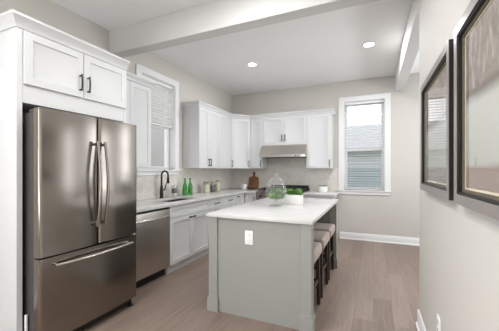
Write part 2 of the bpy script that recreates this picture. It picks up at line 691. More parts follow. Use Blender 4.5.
mback = frame_of((WB[0], B, 0), (1, 0, 0), (0, -1, 0))
window('window_1', mback, WB[1] - WB[0], WB[2], WB[3], 0.11, meet=1.735)
mleft = frame_of((L, WL[0], 0), (0, 1, 0), (1, 0, 0))
window('window_2', mleft, WL[1] - WL[0], WL[2], WL[3], 0.13)
mdin = frame_of((1.35, B, 0), (1, 0, 0), (0, -1, 0))
window('window_3', mdin, 0.80, 0.955, 2.665, 0.11)
mfar = frame_of((FAR, 3.25, 0), (0, 1, 0), (-1, 0, 0))
window('added_window_4', mfar, 1.90, 0.7, 2.5, 0.06)  # unseen window, added to let light into the side room
mrear = frame_of((-2.95, REAR, 0), (1, 0, 0), (0, 1, 0))
window('added_window_5', mrear, 1.6, 0.35, 2.55, 0.06)  # unseen window, added to let light in from behind the camera

mfl = frame_of((L, -2.2, 0), (0, 1, 0), (1, 0, 0))
window('added_window_6', mfl, 1.8, 0.9, 2.5, 0.10)  # unseen window, added so light reaches the right wall


def blind(label, m, w, z0, z1, tilt, y=-0.06, pitch=0.048):
    root = thing('window_blind', label, 'blind', m @ Vector((w / 2, y, z0)))
    obj('headrail', MB().box(0.016, w - 0.016, y - 0.03, y + 0.03, z1 - 0.055, z1 - 0.012, 0.003, 1, m), 'blind', root)
    s = MB()
    z = z1 - 0.08
    half = 0.024
    while z > z0 + 0.03:
        dy, dz = half * math.cos(tilt), half * math.sin(tilt)
        th = 0.0007
        s.raw([(0.02, y - dy, z - dz), (w - 0.02, y - dy, z - dz), (w - 0.02, y, z + 0.0025), (0.02, y, z + 0.0025), (w - 0.02, y + dy, z + dz), (0.02, y + dy, z + dz),
               (0.02, y - dy, z - dz - th), (w - 0.02, y - dy, z - dz - th), (w - 0.02, y, z + 0.0025 - th), (0.02, y, z + 0.0025 - th), (w - 0.02, y + dy, z + dz - th), (0.02, y + dy, z + dz - th)],
              [(0, 1, 2, 3), (3, 2, 4, 5), (9, 8, 7, 6), (11, 10, 8, 9), (0, 6, 7, 1), (5, 4, 10, 11)], m)
        z -= pitch
    obj('slats', s, 'blind', root)
    obj('bottom_rail', MB().box(0.018, w - 0.018, y - 0.024, y + 0.024, z0 + 0.004, z0 + 0.022, 0.003, 1, m), 'blind', root)
    for k in (0.18, 0.82):
        obj('ladder_cord', MB().tube([m @ Vector((w * k, y + 0.0255, z1 - 0.05)), m @ Vector((w * k, y + 0.0255, z0 + 0.02))], 0.0012, 6), 'blind', root)
    obj('tilt_wand', MB().tube([m @ Vector((w * 0.12, y + 0.034, z1 - 0.06)), m @ Vector((w * 0.12, y + 0.036, z1 - 0.62))], 0.003, 8), 'blind', root)
    return root


blind('white slatted blind let down inside the back wall window', mback, WB[1] - WB[0], WB[2] + 0.004, WB[3], 0.06)
blind('white slatted blind half raised in the window over the sink', mleft, WL[1] - WL[0], 2.03, WL[3], 0.5)

# ------------------------------------------------------------------ outdoors
struct('ground', MB().box(-12, 12, B + 0.3, 20, -0.5, -0.3), 'ground')
struct('ground_side', MB().box(-14, L - 0.3, -6, B + 0.3, -0.5, -0.3), 'ground')
hs = thing('neighbour_garage', 'pale grey garage with shingle roof seen through the back window', 'building', (0, 11.5, -0.3))
obj('wall', MB().box(-5, 5.5, 10.4, 14, -0.3, 2.05), 'siding', hs)
obj('roof', MB().prism([(10.1, 1.98), (10.1, 2.06), (12.2, 3.15), (14.3, 2.06), (14.3, 1.98), (12.2, 3.05)], 'x', -5.2, 5.7), 'shingle', hs)
o = obj('garden_fence', MB().box(-4, 4.5, 8.7, 8.76, -0.3, 1.42), 'fence', None, (0, 8.73, -0.3))
tag(o, 'blue grey board fence outside the back window', 'fence')
hs = thing('neighbour_house', 'pale masonry house seen through the window over the sink', 'building', (-7, 6, -0.3))
obj('wall', MB().box(-10, -6.2, 2.5, 14, -0.3, 6.5), 'brick_house', hs)
for (y, z) in ((5.2, 0.7), (7.4, 0.7), (5.2, 3.4), (7.4, 3.4)):
    w_ = obj('window', MB().box(-6.22, -6.14, y, y + 1.0, z, z + 1.5, 0.004), 'trim', hs)
    obj('pane', MB().box(-6.145, -6.13, y + 0.08, y + 0.92, z + 0.08, z + 1.42), 'dark_glass', w_)

# ------------------------------------------------------------------ backsplash


def herringbone(m, u0, u1, z0, z1, cut=None, W=0.041, n=3, gap=0.0024):
    """tiles laid in a herringbone on a wall; local x along the wall, y out, z up"""
    b = bmesh.new()
    c45 = math.sqrt(0.5)
    uc, zc = (u0 + u1) / 2, (z0 + z1) / 2
    R = int(((u1 - u0) + (z1 - z0)) / W) + 4
    th = 0.007

    def tile(x0, x1, y0, y1):
        pts = []
        for (x, y) in ((x0, y0), (x1, y0), (x1, y1), (x0, y1)):
            pts.append((uc + (x - y) * c45, zc + (x + y) * c45))
        if max(p[0] for p in pts) < u0 or min(p[0] for p in pts) > u1 or max(p[1] for p in pts) < z0 or min(p[1] for p in pts) > z1:
            return
        f = [b.verts.new((p[0], th, p[1])) for p in pts]
        g = [b.verts.new((p[0], 0.002, p[1])) for p in pts]
        b.faces.new(f)
        for i in range(4):
            b.faces.new((f[i], g[i], g[(i + 1) % 4], f[(i + 1) % 4]))
    g = gap / 2
    for j in range(-R, R):
        for i in range(-R, R):
            x, y = (i + n * j) * W, (i - n * j) * W
            if abs(x) > R * W or abs(y) > R * W:
                continue
            tile(x + g, x + n * W - g, y + g, y + W - g)
            tile(x + g, x + W - g, y + W + g, y + W + n * W - g)
    for co, no in (((u0, 0, 0), (-1, 0, 0)), ((u1, 0, 0), (1, 0, 0)), ((0, 0, z0), (0, 0, -1)), ((0, 0, z1), (0, 0, 1))):
        bmesh.ops.bisect_plane(b, geom=list(b.verts) + list(b.edges) + list(b.faces), plane_co=co, plane_no=no, clear_outer=True)
    bmesh.ops.recalc_face_normals(b, faces=b.faces)
    return MB().bm(b, m)


ml = frame_of((L, 0, 0), (0, 1, 0), (1, 0, 0))
mb_ = frame_of((0, B, 0), (1, 0, 0), (0, -1, 0))
g1 = MB().box(L, L + 0.0045, 2.13, 2.86, CT, 1.372).box(L, L + 0.0045, 2.86, 3.83, CT, 1.255).box(L, L + 0.0045, 3.83, B, CT, 1.372)
bsp = struct('backsplash_left', g1, 'grout')
t1 = herringbone(ml, 2.13, 2.86, CT + 0.001, 1.372)
t2 = herringbone(ml, 2.863, 3.827, CT + 0.001, 1.256)
t3 = herringbone(ml, 3.83, B - 0.006, CT + 0.001, 1.372)
tt = MB()
for q in (t1, t2, t3):
    tt.raw(q.v, q.f)
obj('herringbone_tiles', tt, 'tile', bsp)
g2 = MB().box(L, -0.62, B - 0.0045, B, CT, 1.372).box(-2.09, -1.19, B - 0.0045, B, 1.372, 1.62)
bsp2 = struct('backsplash_back', g2, 'grout')
tt = MB()
for q in (herringbone(mb_, L + 0.007, -0.62, CT + 0.001, 1.372), herringbone(mb_, -2.09, -1.19, 1.373, 1.62)):
    tt.raw(q.v, q.f)
obj('herringbone_tiles', tt, 'tile', bsp2)

# ------------------------------------------------------------------ tall cabinet round the fridge
TX = -2.345                                # face of the tower's frame
tw = thing('fridge_cabinet', 'tall white cabinet tower enclosing the steel fridge', 'cabinet', (-2.67, 1.64, 0))
obj('side_panel', MB().box(L + 0.003, TX + 0.004, 1.155, 1.193, 0, 2.40, 0.0015), 'cabinet', tw)
obj('side_panel', MB().box(L + 0.003, TX + 0.004, 2.095, 2.133, 0, 2.40, 0.0015), 'cabinet', tw)
obj('carcass', MB().box(L + 0.003, TX, 1.193, 2.095, 1.835, 2.40), 'cabinet', tw)
crown_prof = [(0.0, 2.37), (0.008, 2.37), (0.012, 2.385), (0.022, 2.405), (0.042, 2.432), (0.05, 2.44), (0.05, 2.458), (0.0, 2.458)]


def crown_run(mb, pts, prof, closed_ends=True):
    """sweeps (out, z) profile along a plan polyline; outward = right-hand side of travel"""
    P = [Vector((p[0], p[1])) for p in pts]
    secs = []
    for i, p in enumerate(P):
        ns = []
        if i > 0:
            d = (P[i] - P[i - 1]).normalized()
            ns.append(Vector((d.y, -d.x)))
        if i < len(P) - 1:
            d = (P[i + 1] - P[i]).normalized()
            ns.append(Vector((d.y, -d.x)))
        nn = ns[0] if len(ns) == 1 else (ns[0] + ns[1]) / (1 + ns[0].dot(ns[1]))
        secs.append([(p.x + nn.x * o, p.y + nn.y * o, z) for o, z in prof])
    k = len(prof)
    b = bmesh.new()
    bv = [[b.verts.new(q) for q in s] for s in secs]
    for i in range(len(secs) - 1):
        for q in range(k):
            w = (q + 1) % k
            b.faces.new((bv[i][q], bv[i + 1][q], bv[i + 1][w], bv[i][w]))
    b.faces.new(bv[0])
    b.faces.new(bv[-1][::-1])
    bmesh.ops.recalc_face_normals(b, faces=b.faces)
    return mb.bm(b)


obj('crown_molding', crown_run(MB(), [(L + 0.003, 1.155), (TX + 0.004, 1.155), (TX + 0.004, 2.133)], crown_prof), 'cabinet', tw)
obj('top_panel', MB().box(L + 0.003, TX, 1.16, 2.13, 2.40, 2.42), 'cabinet', tw)
m = frame_of((TX, 1.198, 0), (0, 1, 0), (1, 0, 0))
door(tw, m, 0.454, 1.972, 2.362, [(0.454 - 0.033, 2.095, 0.145, True)])
m = frame_of((TX, 1.659, 0), (0, 1, 0), (1, 0, 0))
door(tw, m, 0.459, 1.972, 2.362, [(0.033, 2.095, 0.145, True)])

# ------------------------------------------------------------------ fridge
FX = -2.13
fr = thing('refrigerator', 'stainless french door fridge with bottom freezer drawer', 'fridge', (-2.55, 1.64, 0))
obj('case', MB().box(-2.94, -2.215, 1.224, 2.068, 0.03, 1.765, 0.004), 'case', fr)


def fridge_front(y0, y1, z0, z1, bulge=0.010):
    """door slab with a gently bowed front and rounded upright edges"""
    xb, xf, r = -2.208, FX - bulge, 0.022
    prof = [(xb, y0), (xf - r, y0)]
    for k in range(1, 6):
        a = PI / 2 * k / 6
        prof.append((xf - r + r * math.sin(a), y0 + r - r * math.cos(a)))
    for k in range(0, 15):
        s = k / 14
        prof.append((xf + bulge * (1 - (2 * s - 1) ** 2), y0 + r + (y1 - y0 - 2 * r) * s))
    for k in range(5, 0, -1):
        a = PI / 2 * k / 6
        prof.append((xf - r + r * math.sin(a), y1 - r + r * math.cos(a)))
    prof += [(xf - r, y1), (xb, y1)]
    return MB().prism(prof, 'z', z0, z1)


YS = 1.655
obj('gasket', MB().box(-2.215, -2.205, 1.215, 2.065, 0.10, 1.76), 'rubber', fr)
dl = obj('door', fridge_front(1.195, YS - 0.003, 0.716, 1.782), 'steel', fr, angle=40)
dr = obj('door', fridge_front(YS + 0.003, 2.085, 0.716, 1.782), 'steel', fr, angle=40)
dd = obj('freezer_drawer', fridge_front(1.195, 2.085, 0.095, 0.704, 0.014), 'steel', fr, angle=40)


def bow_handle(p0, p1, out, r0=0.011):
    p0, p1 = Vector(p0), Vector(p1)
    mbh = MB()
    k = 16
    pts, rs = [], []
    for i in range(k + 1):
        s = i / k
        q = p0.lerp(p1, s)
        q.x += out * (0.45 + 0.55 * math.sin(PI * s))
        pts.append(q)
        rs.append(r0)
    mbh.tube(pts, rs, 12)
    for s in (0.035, 0.965):
        q = p0.lerp(p1, s)
        mbh.tube([(q.x - 0.004, q.y, q.z), (q.x + out * 0.5, q.y, q.z)], r0 * 0.95, 12)
    return mbh


obj('handle', bow_handle((FX - 0.004, YS - 0.036, 0.87), (FX - 0.004, YS - 0.036, 1.58), 0.068, 0.013), 'steel_handle', dl)
obj('handle', bow_handle((FX - 0.004, YS + 0.036, 0.87), (FX - 0.004, YS + 0.036, 1.58), 0.068, 0.013), 'steel_handle', dr)
obj('handle', bow_handle((FX - 0.006, 1.285, 0.645), (FX - 0.006, 1.995, 0.645), 0.06), 'steel_bright', dd)
for y in (1.25, 2.045):
    obj('hinge_cover', MB().box(-2.33, -2.185, y - 0.022, y + 0.022, 1.765, 1.79, 0.004), 'case', fr)
obj('toe_grille', MB().box(-2.26, -2.2, 1.215, 2.065, 0.02, 0.09), 'rubber', fr)
for y in (1.24, 2.05):
    obj('foot', MB().lathe([(0, 0), (0.022, 0), (0.022, 0.02), (0.012, 0.03), (0, 0.03)], (-2.19, y, 0), 16), 'rubber', fr)
    obj('foot', MB().lathe([(0, 0), (0.022, 0), (0.022, 0.02), (0.012, 0.035), (0, 0.035)], (-2.85, y, 0), 16), 'rubber', fr)
# ribbed white piece standing at the foot of the fridge side
rb = MB()
prof = [(0.0, 0.0)]
z = 0.0
while z < 0.27:
    prof += [(0.009, z), (0.011, z + 0.006), (0.009, z + 0.012)]
    z += 0.014
prof.append((0.0, z))
rb.lathe(prof, (-2.325, 1.208, 0), 12)
# ------------------------------------------------------------------ wall cabinets
UZ0, UZ1, UX = 1.372, 2.43, L + 0.318      # carcass front plane on the left wall
UY = B - 0.318                             # carcass front plane on the back wall


def left_upper(label, y0, y1, doors):
    c = thing('wall_cabinet', label, 'cabinet', ((L + UX) / 2, (y0 + y1) / 2, UZ0), 'white wall cabinets')
    obj('carcass', MB().box(L + 0.003, UX, y0 + 0.0008, y1 - 0.0008, UZ0, UZ1, 0.001), 'cabinet', c)
    for (a, b, side) in doors:
        w = b - a - 0.003
        hx = 0.03 if side == 'l' else w - 0.03
        door(c, frame_of((UX, a + 0.0015, 0), (0, 1, 0), (1, 0, 0)), w, UZ0 + 0.002, UZ1 - 0.02, [(hx, UZ0 + 0.10, 0.13, True)])
    return c


def back_upper(label, x0, x1, z0, doors, pz):
    c = thing('wall_cabinet', label, 'cabinet', ((x0 + x1) / 2, (B + UY) / 2, z0), 'white wall cabinets')
    obj('carcass', MB().box(x0 + 0.0008, x1 - 0.0008, UY, B - 0.003, z0, UZ1, 0.001), 'cabinet', c)
    for (a, b, side) in doors:
        w = b - a - 0.003
        hx = 0.03 if side == 'l' else w - 0.03
        door(c, frame_of((a + 0.0015, UY, 0), (1, 0, 0), (0, -1, 0)), w, z0 + 0.002, UZ1 - 0.02, [(hx, pz, 0.13, True)])
    return c


left_upper('white wall cabinet between the fridge tower and the sink window', 2.136, 2.83, [(2.136, 2.483, 'r'), (2.483, 2.83, 'l')])
left_upper('white wall cabinet with two doors just right of the sink window', 3.935, 4.596, [(3.935, 4.245, 'r'), (4.245, 4.596, 'l')])
left_upper('white one door wall cabinet on the left wall beside the corner cabinet', 4.596, 5.128, [(4.596, 5.128, 'r')])
cc = thing('corner_cabinet', 'white corner wall cabinet with a diagonal door', 'cabinet', (-2.85, 5.59, UZ0))
A, Bp = Vector((UX, 5.13)), Vector((-2.389, UY))
obj('carcass', MB().prism([(L + 0.003, 5.13), (UX, 5.13), (-2.389, UY), (-2.389, B - 0.003), (L + 0.003, B - 0.003)], 'z', UZ0, UZ1), 'cabinet', cc)
dv = (Bp - A)
dw = dv.length
nd = Vector((dv.y, -dv.x)).normalized()
md = frame_of((A.x, A.y, 0), (dv.x, dv.y, 0), (nd.x, nd.y, 0))
door(cc, md @ Matrix.Translation((0.010, 0, 0)), dw - 0.020, UZ0 + 0.002, UZ1 - 0.02, [(dw - 0.052, UZ0 + 0.10, 0.13, True)])
back_upper('narrow white wall cabinet between corner cabinet and range hood', -2.387, -2.105, UZ0, [(-2.387, -2.105, 'r')], UZ0 + 0.10)
back_upper('short white two door wall cabinet above the range hood', -2.105, -1.185, 1.845, [(-2.105, -1.646, 'r'), (-1.646, -1.185, 'l')], 1.985)
back_upper('white wall cabinet right of the range hood beside the back window', -1.185, -0.72, UZ0, [(-1.185, -0.72, 'r')], UZ0 + 0.10)
cp = [(0.0, 2.415), (0.022, 2.415), (0.024, 2.432), (0.034, 2.452), (0.05, 2.468), (0.054, 2.472), (0.054, 2.49), (0.0, 2.49)]
o = obj('crown_molding', crown_run(MB(), [(L, 3.935), (UX, 3.935), (A.x, A.y), (Bp.x, Bp.y), (-0.72, UY), (-0.72, B)], cp), 'cabinet', None, (-2.3, 5.3, 2.415))
tag(o, 'white crown molding running along the tops of the wall cabinets in the corner', 'molding')
o = obj('crown_molding', crown_run(MB(), [(UX, 2.136), (UX, 2.83), (L, 2.83)], cp), 'cabinet', None, (-2.7, 2.6, 2.415))
tag(o, 'short white crown molding on top of the cabinet between fridge and window', 'molding')

# ------------------------------------------------------------------ range hood
hd = thing('range_hood', 'stainless steel range hood under the short wall cabinet', 'hood', (-1.645, 5.5, 1.59))
h0, h1 = -2.112, -1.180
canopy = MB().prism([(B - 0.006, 1.845), (UY - 0.02, 1.845), (UY - 0.02, 1.835), (5.245, 1.645), (5.24, 1.64), (5.24, 1.60), (5.255, 1.595), (B - 0.006, 1.595)], 'x', h0, h1)
cn = obj('canopy', canopy, 'steel_satin', hd)
obj('front_lip', MB().box(h0 - 0.003, h1 + 0.003, 5.232, 5.246, 1.592, 1.64, 0.003), 'steel_bright', hd)
obj('filter', MB().box(h0 + 0.04, h1 - 0.04, 5.30, 5.68, 1.588, 1.596, 0.002), 'case', hd)
for k in range(3):
    obj('switch', MB().lathe([(0, 0), (0.011, 0), (0.011, 0.012), (0, 0.012)], (0, 0, 0), 14, Matrix.Translation((-1.36 + 0.04 * k, 5.233, 1.615)) @ Matrix.Rotation(PI / 2, 4, 'X')), 'rubber', hd)

# ------------------------------------------------------------------ base cabinets
BX = -2.391                                 # carcass front, left run (door fronts at -2.372)
BY = 5.13                                   # carcass front, back run
KZ, TZ = 0.105, 0.876
LEFT = frame_of((BX, 0, 0), (0, 1, 0), (1, 0, 0))
BACK = frame_of((0, BY, 0), (1, 0, 0), (0, -1, 0))


def base_box(c, mb):
    return obj('carcass', mb, 'cabinet', c)


def at(mat, x):
    return mat @ Matrix.Translation((x, 0, 0))


sk = thing('base_cabinet', 'white sink base cabinet with two doors right of the dishwasher', 'cabinet', (-2.7, 3.31, 0), 'white base cabinets')
sb_ = MB().box(L + 0.003, BX, 2.85, 2.87, KZ, TZ).box(L + 0.003, BX, 3.775, 3.795, KZ, TZ).box(L + 0.003, BX, 2.87, 3.775, KZ, KZ + 0.02)
sb_.box(BX - 0.02, BX, 2.87, 3.775, KZ + 0.02, TZ).box(L + 0.003, L + 0.02, 2.87, 3.775, KZ, TZ)
base_box(sk, sb_)
obj('toe_kick', MB().box(L + 0.003, BX - 0.03, 2.85, 3.795, 0, KZ), 'cabinet', sk)
door(sk, at(LEFT, 2.853), 0.939, 0.716, 0.868, flat=False, name='false_front', rail=0.045)
door(sk, at(LEFT, 2.853), 0.468, 0.11, 0.708, [(0.468 - 0.045, 0.676, 0.045, False)])
door(sk, at(LEFT, 3.324), 0.468, 0.11, 0.708, [(0.045, 0.676, 0.045, False)])
db = thing('base_cabinet', 'white three drawer base cabinet right of the sink cabinet', 'cabinet', (-2.7, 4.0, 0), 'white base cabinets')
base_box(db, MB().box(L + 0.003, BX, 3.796, 4.229, KZ, TZ))
obj('toe_kick', MB().box(L + 0.003, BX - 0.03, 3.796, 4.229, 0, KZ), 'cabinet', db)
for (a, b) in ((0.716, 0.868), (0.414, 0.708), (0.11, 0.406)):
    door(db, at(LEFT, 3.80), 0.427, a, b, [(0.2135, (a + b) / 2 if b > 0.8 else b - 0.035, 0.13, False)], name='drawer', rail=0.04 if b > 0.8 else 0.057)
db2 = thing('base_cabinet', 'white base cabinet with one wide drawer near the counter corner', 'cabinet', (-2.7, 4.52, 0), 'white base cabinets')
base_box(db2, MB().box(L + 0.003, BX, 4.231, 4.749, KZ, TZ))
obj('toe_kick', MB().box(L + 0.003, BX - 0.03, 4.231, 4.749, 0, KZ), 'cabinet', db2)
door(db2, at(LEFT, 4.234), 0.512, 0.716, 0.868, [(0.256, 0.795, 0.13, False)], name='drawer', rail=0.04)
door(db2, at(LEFT, 4.234), 0.2545, 0.11, 0.708, [(0.225, 0.62, 0.11, True)])
door(db2, at(LEFT, 4.4915), 0.2545, 0.11, 0.708, [(0.03, 0.62, 0.11, True)])
cb_ = thing('base_cabinet', 'white corner base cabinet meeting the back run of cabinets', 'cabinet', (-2.7, 5.3, 0), 'white base cabinets')
base_box(cb_, MB().box(L + 0.003, BX, 4.751, BY, KZ, TZ).box(L + 0.003, BX, BY, B - 0.003, KZ, TZ))
obj('toe_kick', MB().box(L + 0.003, BX - 0.03, 4.751, B - 0.003, 0, KZ), 'cabinet', cb_)
door(cb_, at(LEFT, 4.754), 0.335, 0.11, 0.868, [(0.05, 0.83, 0.04, False)])
nb = thing('base_cabinet', 'narrow white base cabinet left of the range', 'cabinet', (-2.25, 5.43, 0), 'white base cabinets')
base_box(nb, MB().box(BX + 0.002, -2.112, BY, B - 0.003, KZ, TZ))
obj('toe_kick', MB().box(BX + 0.002, -2.112, BY + 0.03, B - 0.003, 0, KZ), 'cabinet', nb)
door(nb, at(BACK, BX + 0.025), 0.245, 0.11, 0.868, [(0.21, 0.74, 0.13, True)])
rbc = thing('base_cabinet', 'white base cabinet right of the range at the end of the run', 'cabinet', (-0.9, 5.43, 0), 'white base cabinets')
base_box(rbc, MB().box(-1.178, -0.66, BY, B - 0.003, KZ, TZ))
obj('toe_kick', MB().box(-1.178, -0.66, BY + 0.03, B - 0.003, 0, KZ), 'cabinet', rbc)
door(rbc, at(BACK, -1.175), 0.512, 0.716, 0.868, [(0.256, 0.79, 0.13, False)], name='drawer', rail=0.04)
door(rbc, at(BACK, -1.175), 0.512, 0.11, 0.708, [(0.47, 0.62, 0.13, True)])

# worktops -----------------------------------------------------------
CF, CB = -2.345, 5.085                      # worktop front edges
S0, S1, SX0, SX1 = 2.97, 3.68, -2.86, -2.46  # sink cut-out
ct = MB()
e = 0.003
T0 = 0.8765
b = bmesh.new()


def slab_poly(outer, hole, z0, z1):
    """flat slab from grid rectangles so the sink cut-out stays open"""
    bm = bmesh.new()
    xs = sorted({p[0] for p in outer} | ({hole[0], hole[1]} if hole else set()))
    ys = sorted({p[1] for p in outer} | ({hole[2], hole[3]} if hole else set()))

    def inside(x, y):
        c = False
        k = len(outer)
        for i in range(k):
            x1, y1 = outer[i]
            x2, y2 = outer[(i + 1) % k]
            if (y1 > y) != (y2 > y) and x < (x2 - x1) * (y - y1) / (y2 - y1) + x1:
                c = not c
        if hole and hole[0] < x < hole[1] and hole[2] < y < hole[3]:
            c = False
        return c
    vd = {}

    def V(x, y):
        if (x, y) not in vd:
            vd[(x, y)] = bm.verts.new((x, y, z1))
        return vd[(x, y)]
    for i in range(len(xs) - 1):
        for j in range(len(ys) - 1):
            if inside((xs[i] + xs[i + 1]) / 2, (ys[j] + ys[j + 1]) / 2):
                bm.faces.new((V(xs[i], ys[j]), V(xs[i + 1], ys[j]), V(xs[i + 1], ys[j + 1]), V(xs[i], ys[j + 1])))
    ret = bmesh.ops.extrude_face_region(bm, geom=list(bm.faces))
    for v in [g for g in ret['geom'] if isinstance(g, bmesh.types.BMVert)]:
        v.co.z = z0
    bmesh.ops.recalc_face_normals(bm, faces=bm.faces)
    ed = [x for x in bm.edges if len(x.link_faces) == 2 and x.calc_face_angle(0) > 0.5]
    bmesh.ops.bevel(bm, geom=ed, offset=0.0025, segments=2, profile=0.5, affect='EDGES')
    return MB().bm(bm)


b.free()
o = obj('worktop', slab_poly([(L + 0.008, 2.136), (CF, 2.136), (CF, CB), (-2.112, CB), (-2.112, B - 0.008), (L + 0.008, B - 0.008)], (SX0, SX1, S0, S1), T0, CT), 'quartz', None, (-2.7, 3.9, T0))
tag(o, 'white quartz worktop running along the left wall and round the corner', 'worktop')
o = obj('worktop', slab_poly([(-1.178, CB), (-0.60, CB), (-0.60, B - 0.008), (-1.178, B - 0.008)], None, T0, CT), 'quartz', None, (-0.9, 5.4, T0))
tag(o, 'short white quartz worktop right of the range', 'worktop')

# sink
sn = thing('sink', 'stainless undermount sink set in the left worktop', 'sink', (-2.66, 3.325, 0.66))
w_ = 0.004
bs = MB().box(SX0 - w_, SX1 + w_, S0 - w_, S1 + w_, 0.668, 0.672)
bs.box(SX0 - w_, SX0, S0, S1, 0.672, T0 - 0.0005).box(SX1, SX1 + w_, S0, S1, 0.672, T0 - 0.0005)
bs.box(SX0 - w_, SX1 + w_, S0 - w_, S0, 0.672, T0 - 0.0005).box(SX0 - w_, SX1 + w_, S1, S1 + w_, 0.672, T0 - 0.0005)
obj('basin', bs, 'steel_bright', sn)
obj('drain', MB().lathe([(0, 0.0), (0.045, 0.0), (0.045, 0.003), (0.03, 0.003), (0.028, 0.001), (0, 0.001)], (-2.66, 3.325, 0.672), 24), 'steel', sn)

# faucet
fx, fy = -2.915, 3.31
fa = thing('faucet', 'black gooseneck faucet behind the sink', 'faucet', (fx, fy, CT))
obj('body', MB().lathe([(0, 0), (0.033, 0), (0.033, 0.008), (0.028, 0.014), (0.026, 0.10), (0.024, 0.17), (0.016, 0.19), (0, 0.19)], (fx, fy, CT), 24), 'black', fa)
pts = [(fx, fy, CT + 0.18), (fx, fy, CT + 0.30)]
for k in range(0, 13):
    a = PI * k / 12
    pts.append((fx + 0.062 - 0.062 * math.cos(a), fy, CT + 0.345 + 0.062 * math.sin(a)))
pts.append((fx + 0.124, fy, CT + 0.32))
obj('spout', MB().tube(pts, 0.0135, 14), 'black', fa)
obj('spray_head', MB().lathe([(0, 0), (0.019, 0), (0.022, 0.01), (0.019, 0.07), (0.014, 0.105), (0, 0.105)], (fx + 0.124, fy, CT + 0.225), 20), 'black', fa)
obj('lever', MB().tube([(fx, fy + 0.02, CT + 0.12), (fx, fy + 0.06, CT + 0.125), (fx + 0.01, fy + 0.07, CT + 0.15), (fx + 0.03, fy + 0.075, CT + 0.235)], [0.014, 0.013, 0.009, 0.006], 12), 'black', fa)

# dishwasher
dwt = thing('dishwasher', 'stainless dishwasher between the fridge and the sink cabinet', 'dishwasher', (-2.7, 2.54, 0))
obj('tub', MB().box(-2.95, -2.415, 2.245, 2.842, 0.10, 0.87), 'case', dwt)
obj('control_strip', MB().box(-2.415, -2.385, 2.248, 2.842, 0.845, 0.8745, 0.002), 'rubber', dwt)
dwd = obj('door', MB().box(-2.415, -2.368, 2.246, 2.843, 0.115, 0.845, 0.005, 2), 'steel_satin', dwt)
obj('handle', bow_handle((-2.372, 2.275, 0.765), (-2.372, 2.815, 0.765), 0.045, 0.010), 'steel_bright', dwd)
obj('toe_kick', MB().box(-2.95, -2.45, 2.245, 2.842, 0.0, 0.10), 'rubber', dwt)

# ------------------------------------------------------------------ range
X0, X1 = -2.106, -1.184
rg = thing('range', 'stainless gas range with black grates under the hood', 'range', (-1.645, 5.4, 0))
obj('body', MB().box(X0, X1, 5.12, B - 0.01, 0.09, 0.885), 'steel', rg)
obj('toe_kick', MB().box(X0 + 0.01, X1 - 0.01, 5.15, B - 0.05, 0, 0.09), 'rubber', rg)
obj('cooktop', MB().box(X0, X1, 5.07, B - 0.01, 0.885, 0.925, 0.004), 'steel', rg)
obj('burner_pan', MB().box(X0 + 0.02, X1 - 0.02, 5.12, 5.64, 0.925, 0.929), 'iron', rg)
cpn = obj('control_panel', MB().prism([(5.12, 0.885), (5.062, 0.885), (5.072, 0.765), (5.12, 0.765)], 'x', X0, X1), 'steel', rg)
for k in range(6):
    x = X0 + 0.09 + k * (X1 - X0 - 0.18) / 5
    obj('knob', MB().lathe([(0, 0), (0.024, 0), (0.021, 0.028), (0, 0.03)], (0, 0, 0), 20, Matrix.Translation((x, 5.068, 0.83)) @ Matrix.Rotation(PI / 2, 4, 'X')), 'rubber', cpn)
od = obj('oven_door', MB().box(X0 + 0.005, X1 - 0.005, 5.085, 5.12, 0.2, 0.755, 0.004), 'steel', rg)
obj('window', MB().box(X0 + 0.2, X1 - 0.2, 5.082, 5.09, 0.35, 0.6, 0.002), 'dark_glass', od)
obj('handle', MB().tube([(X0 + 0.06, 5.04, 0.70), (X1 - 0.06, 5.04, 0.70)], 0.012, 12).tube([(X0 + 0.1, 5.04, 0.70), (X0 + 0.1, 5.09, 0.70)], 0.009, 10).tube([(X1 - 0.1, 5.04, 0.70), (X1 - 0.1, 5.09, 0.70)], 0.009, 10), 'steel_bright', od)
bgd = MB().box(X0 + 0.09, X1 - 0.01, 5.655, B - 0.012, 0.925, 0.985, 0.002)
for k in range(22):
    x = X0 + 0.12 + k * 0.0355
    bgd.box(x, x + 0.022, 5.655, B - 0.014, 0.985, 1.012)
bgd.box(X0 + 0.09, X1 - 0.01, 5.655, B - 0.012, 1.012, 1.022, 0.002)
obj('back_guard', bgd, 'iron', rg)
for k in range(3):
    a = X0 + 0.03 + k * 0.288
    g_ = MB()
    for x in (a, a + 0.14, a + 0.272):
        g_.box(x, x + 0.014, 5.14, 5.63, 0.955, 0.975, 0.003)
    for y in (5.14, 5.26, 5.38, 5.50, 5.616):
        g_.box(a, a + 0.286, y, y + 0.014, 0.953, 0.972, 0.003)
    for x in (a, a + 0.272):
        for y in (5.14, 5.616):
            g_.box(x, x + 0.014, y, y + 0.014, 0.929, 0.955)
    obj('grate', g_, 'iron', rg)
    for y in (5.26, 5.51):
        obj('burner', MB().lathe([(0, 0), (0.05, 0), (0.05, 0.01), (0.036, 0.012), (0.034, 0.02), (0, 0.02)], (a + 0.143, y, 0.929), 20), 'iron', rg)

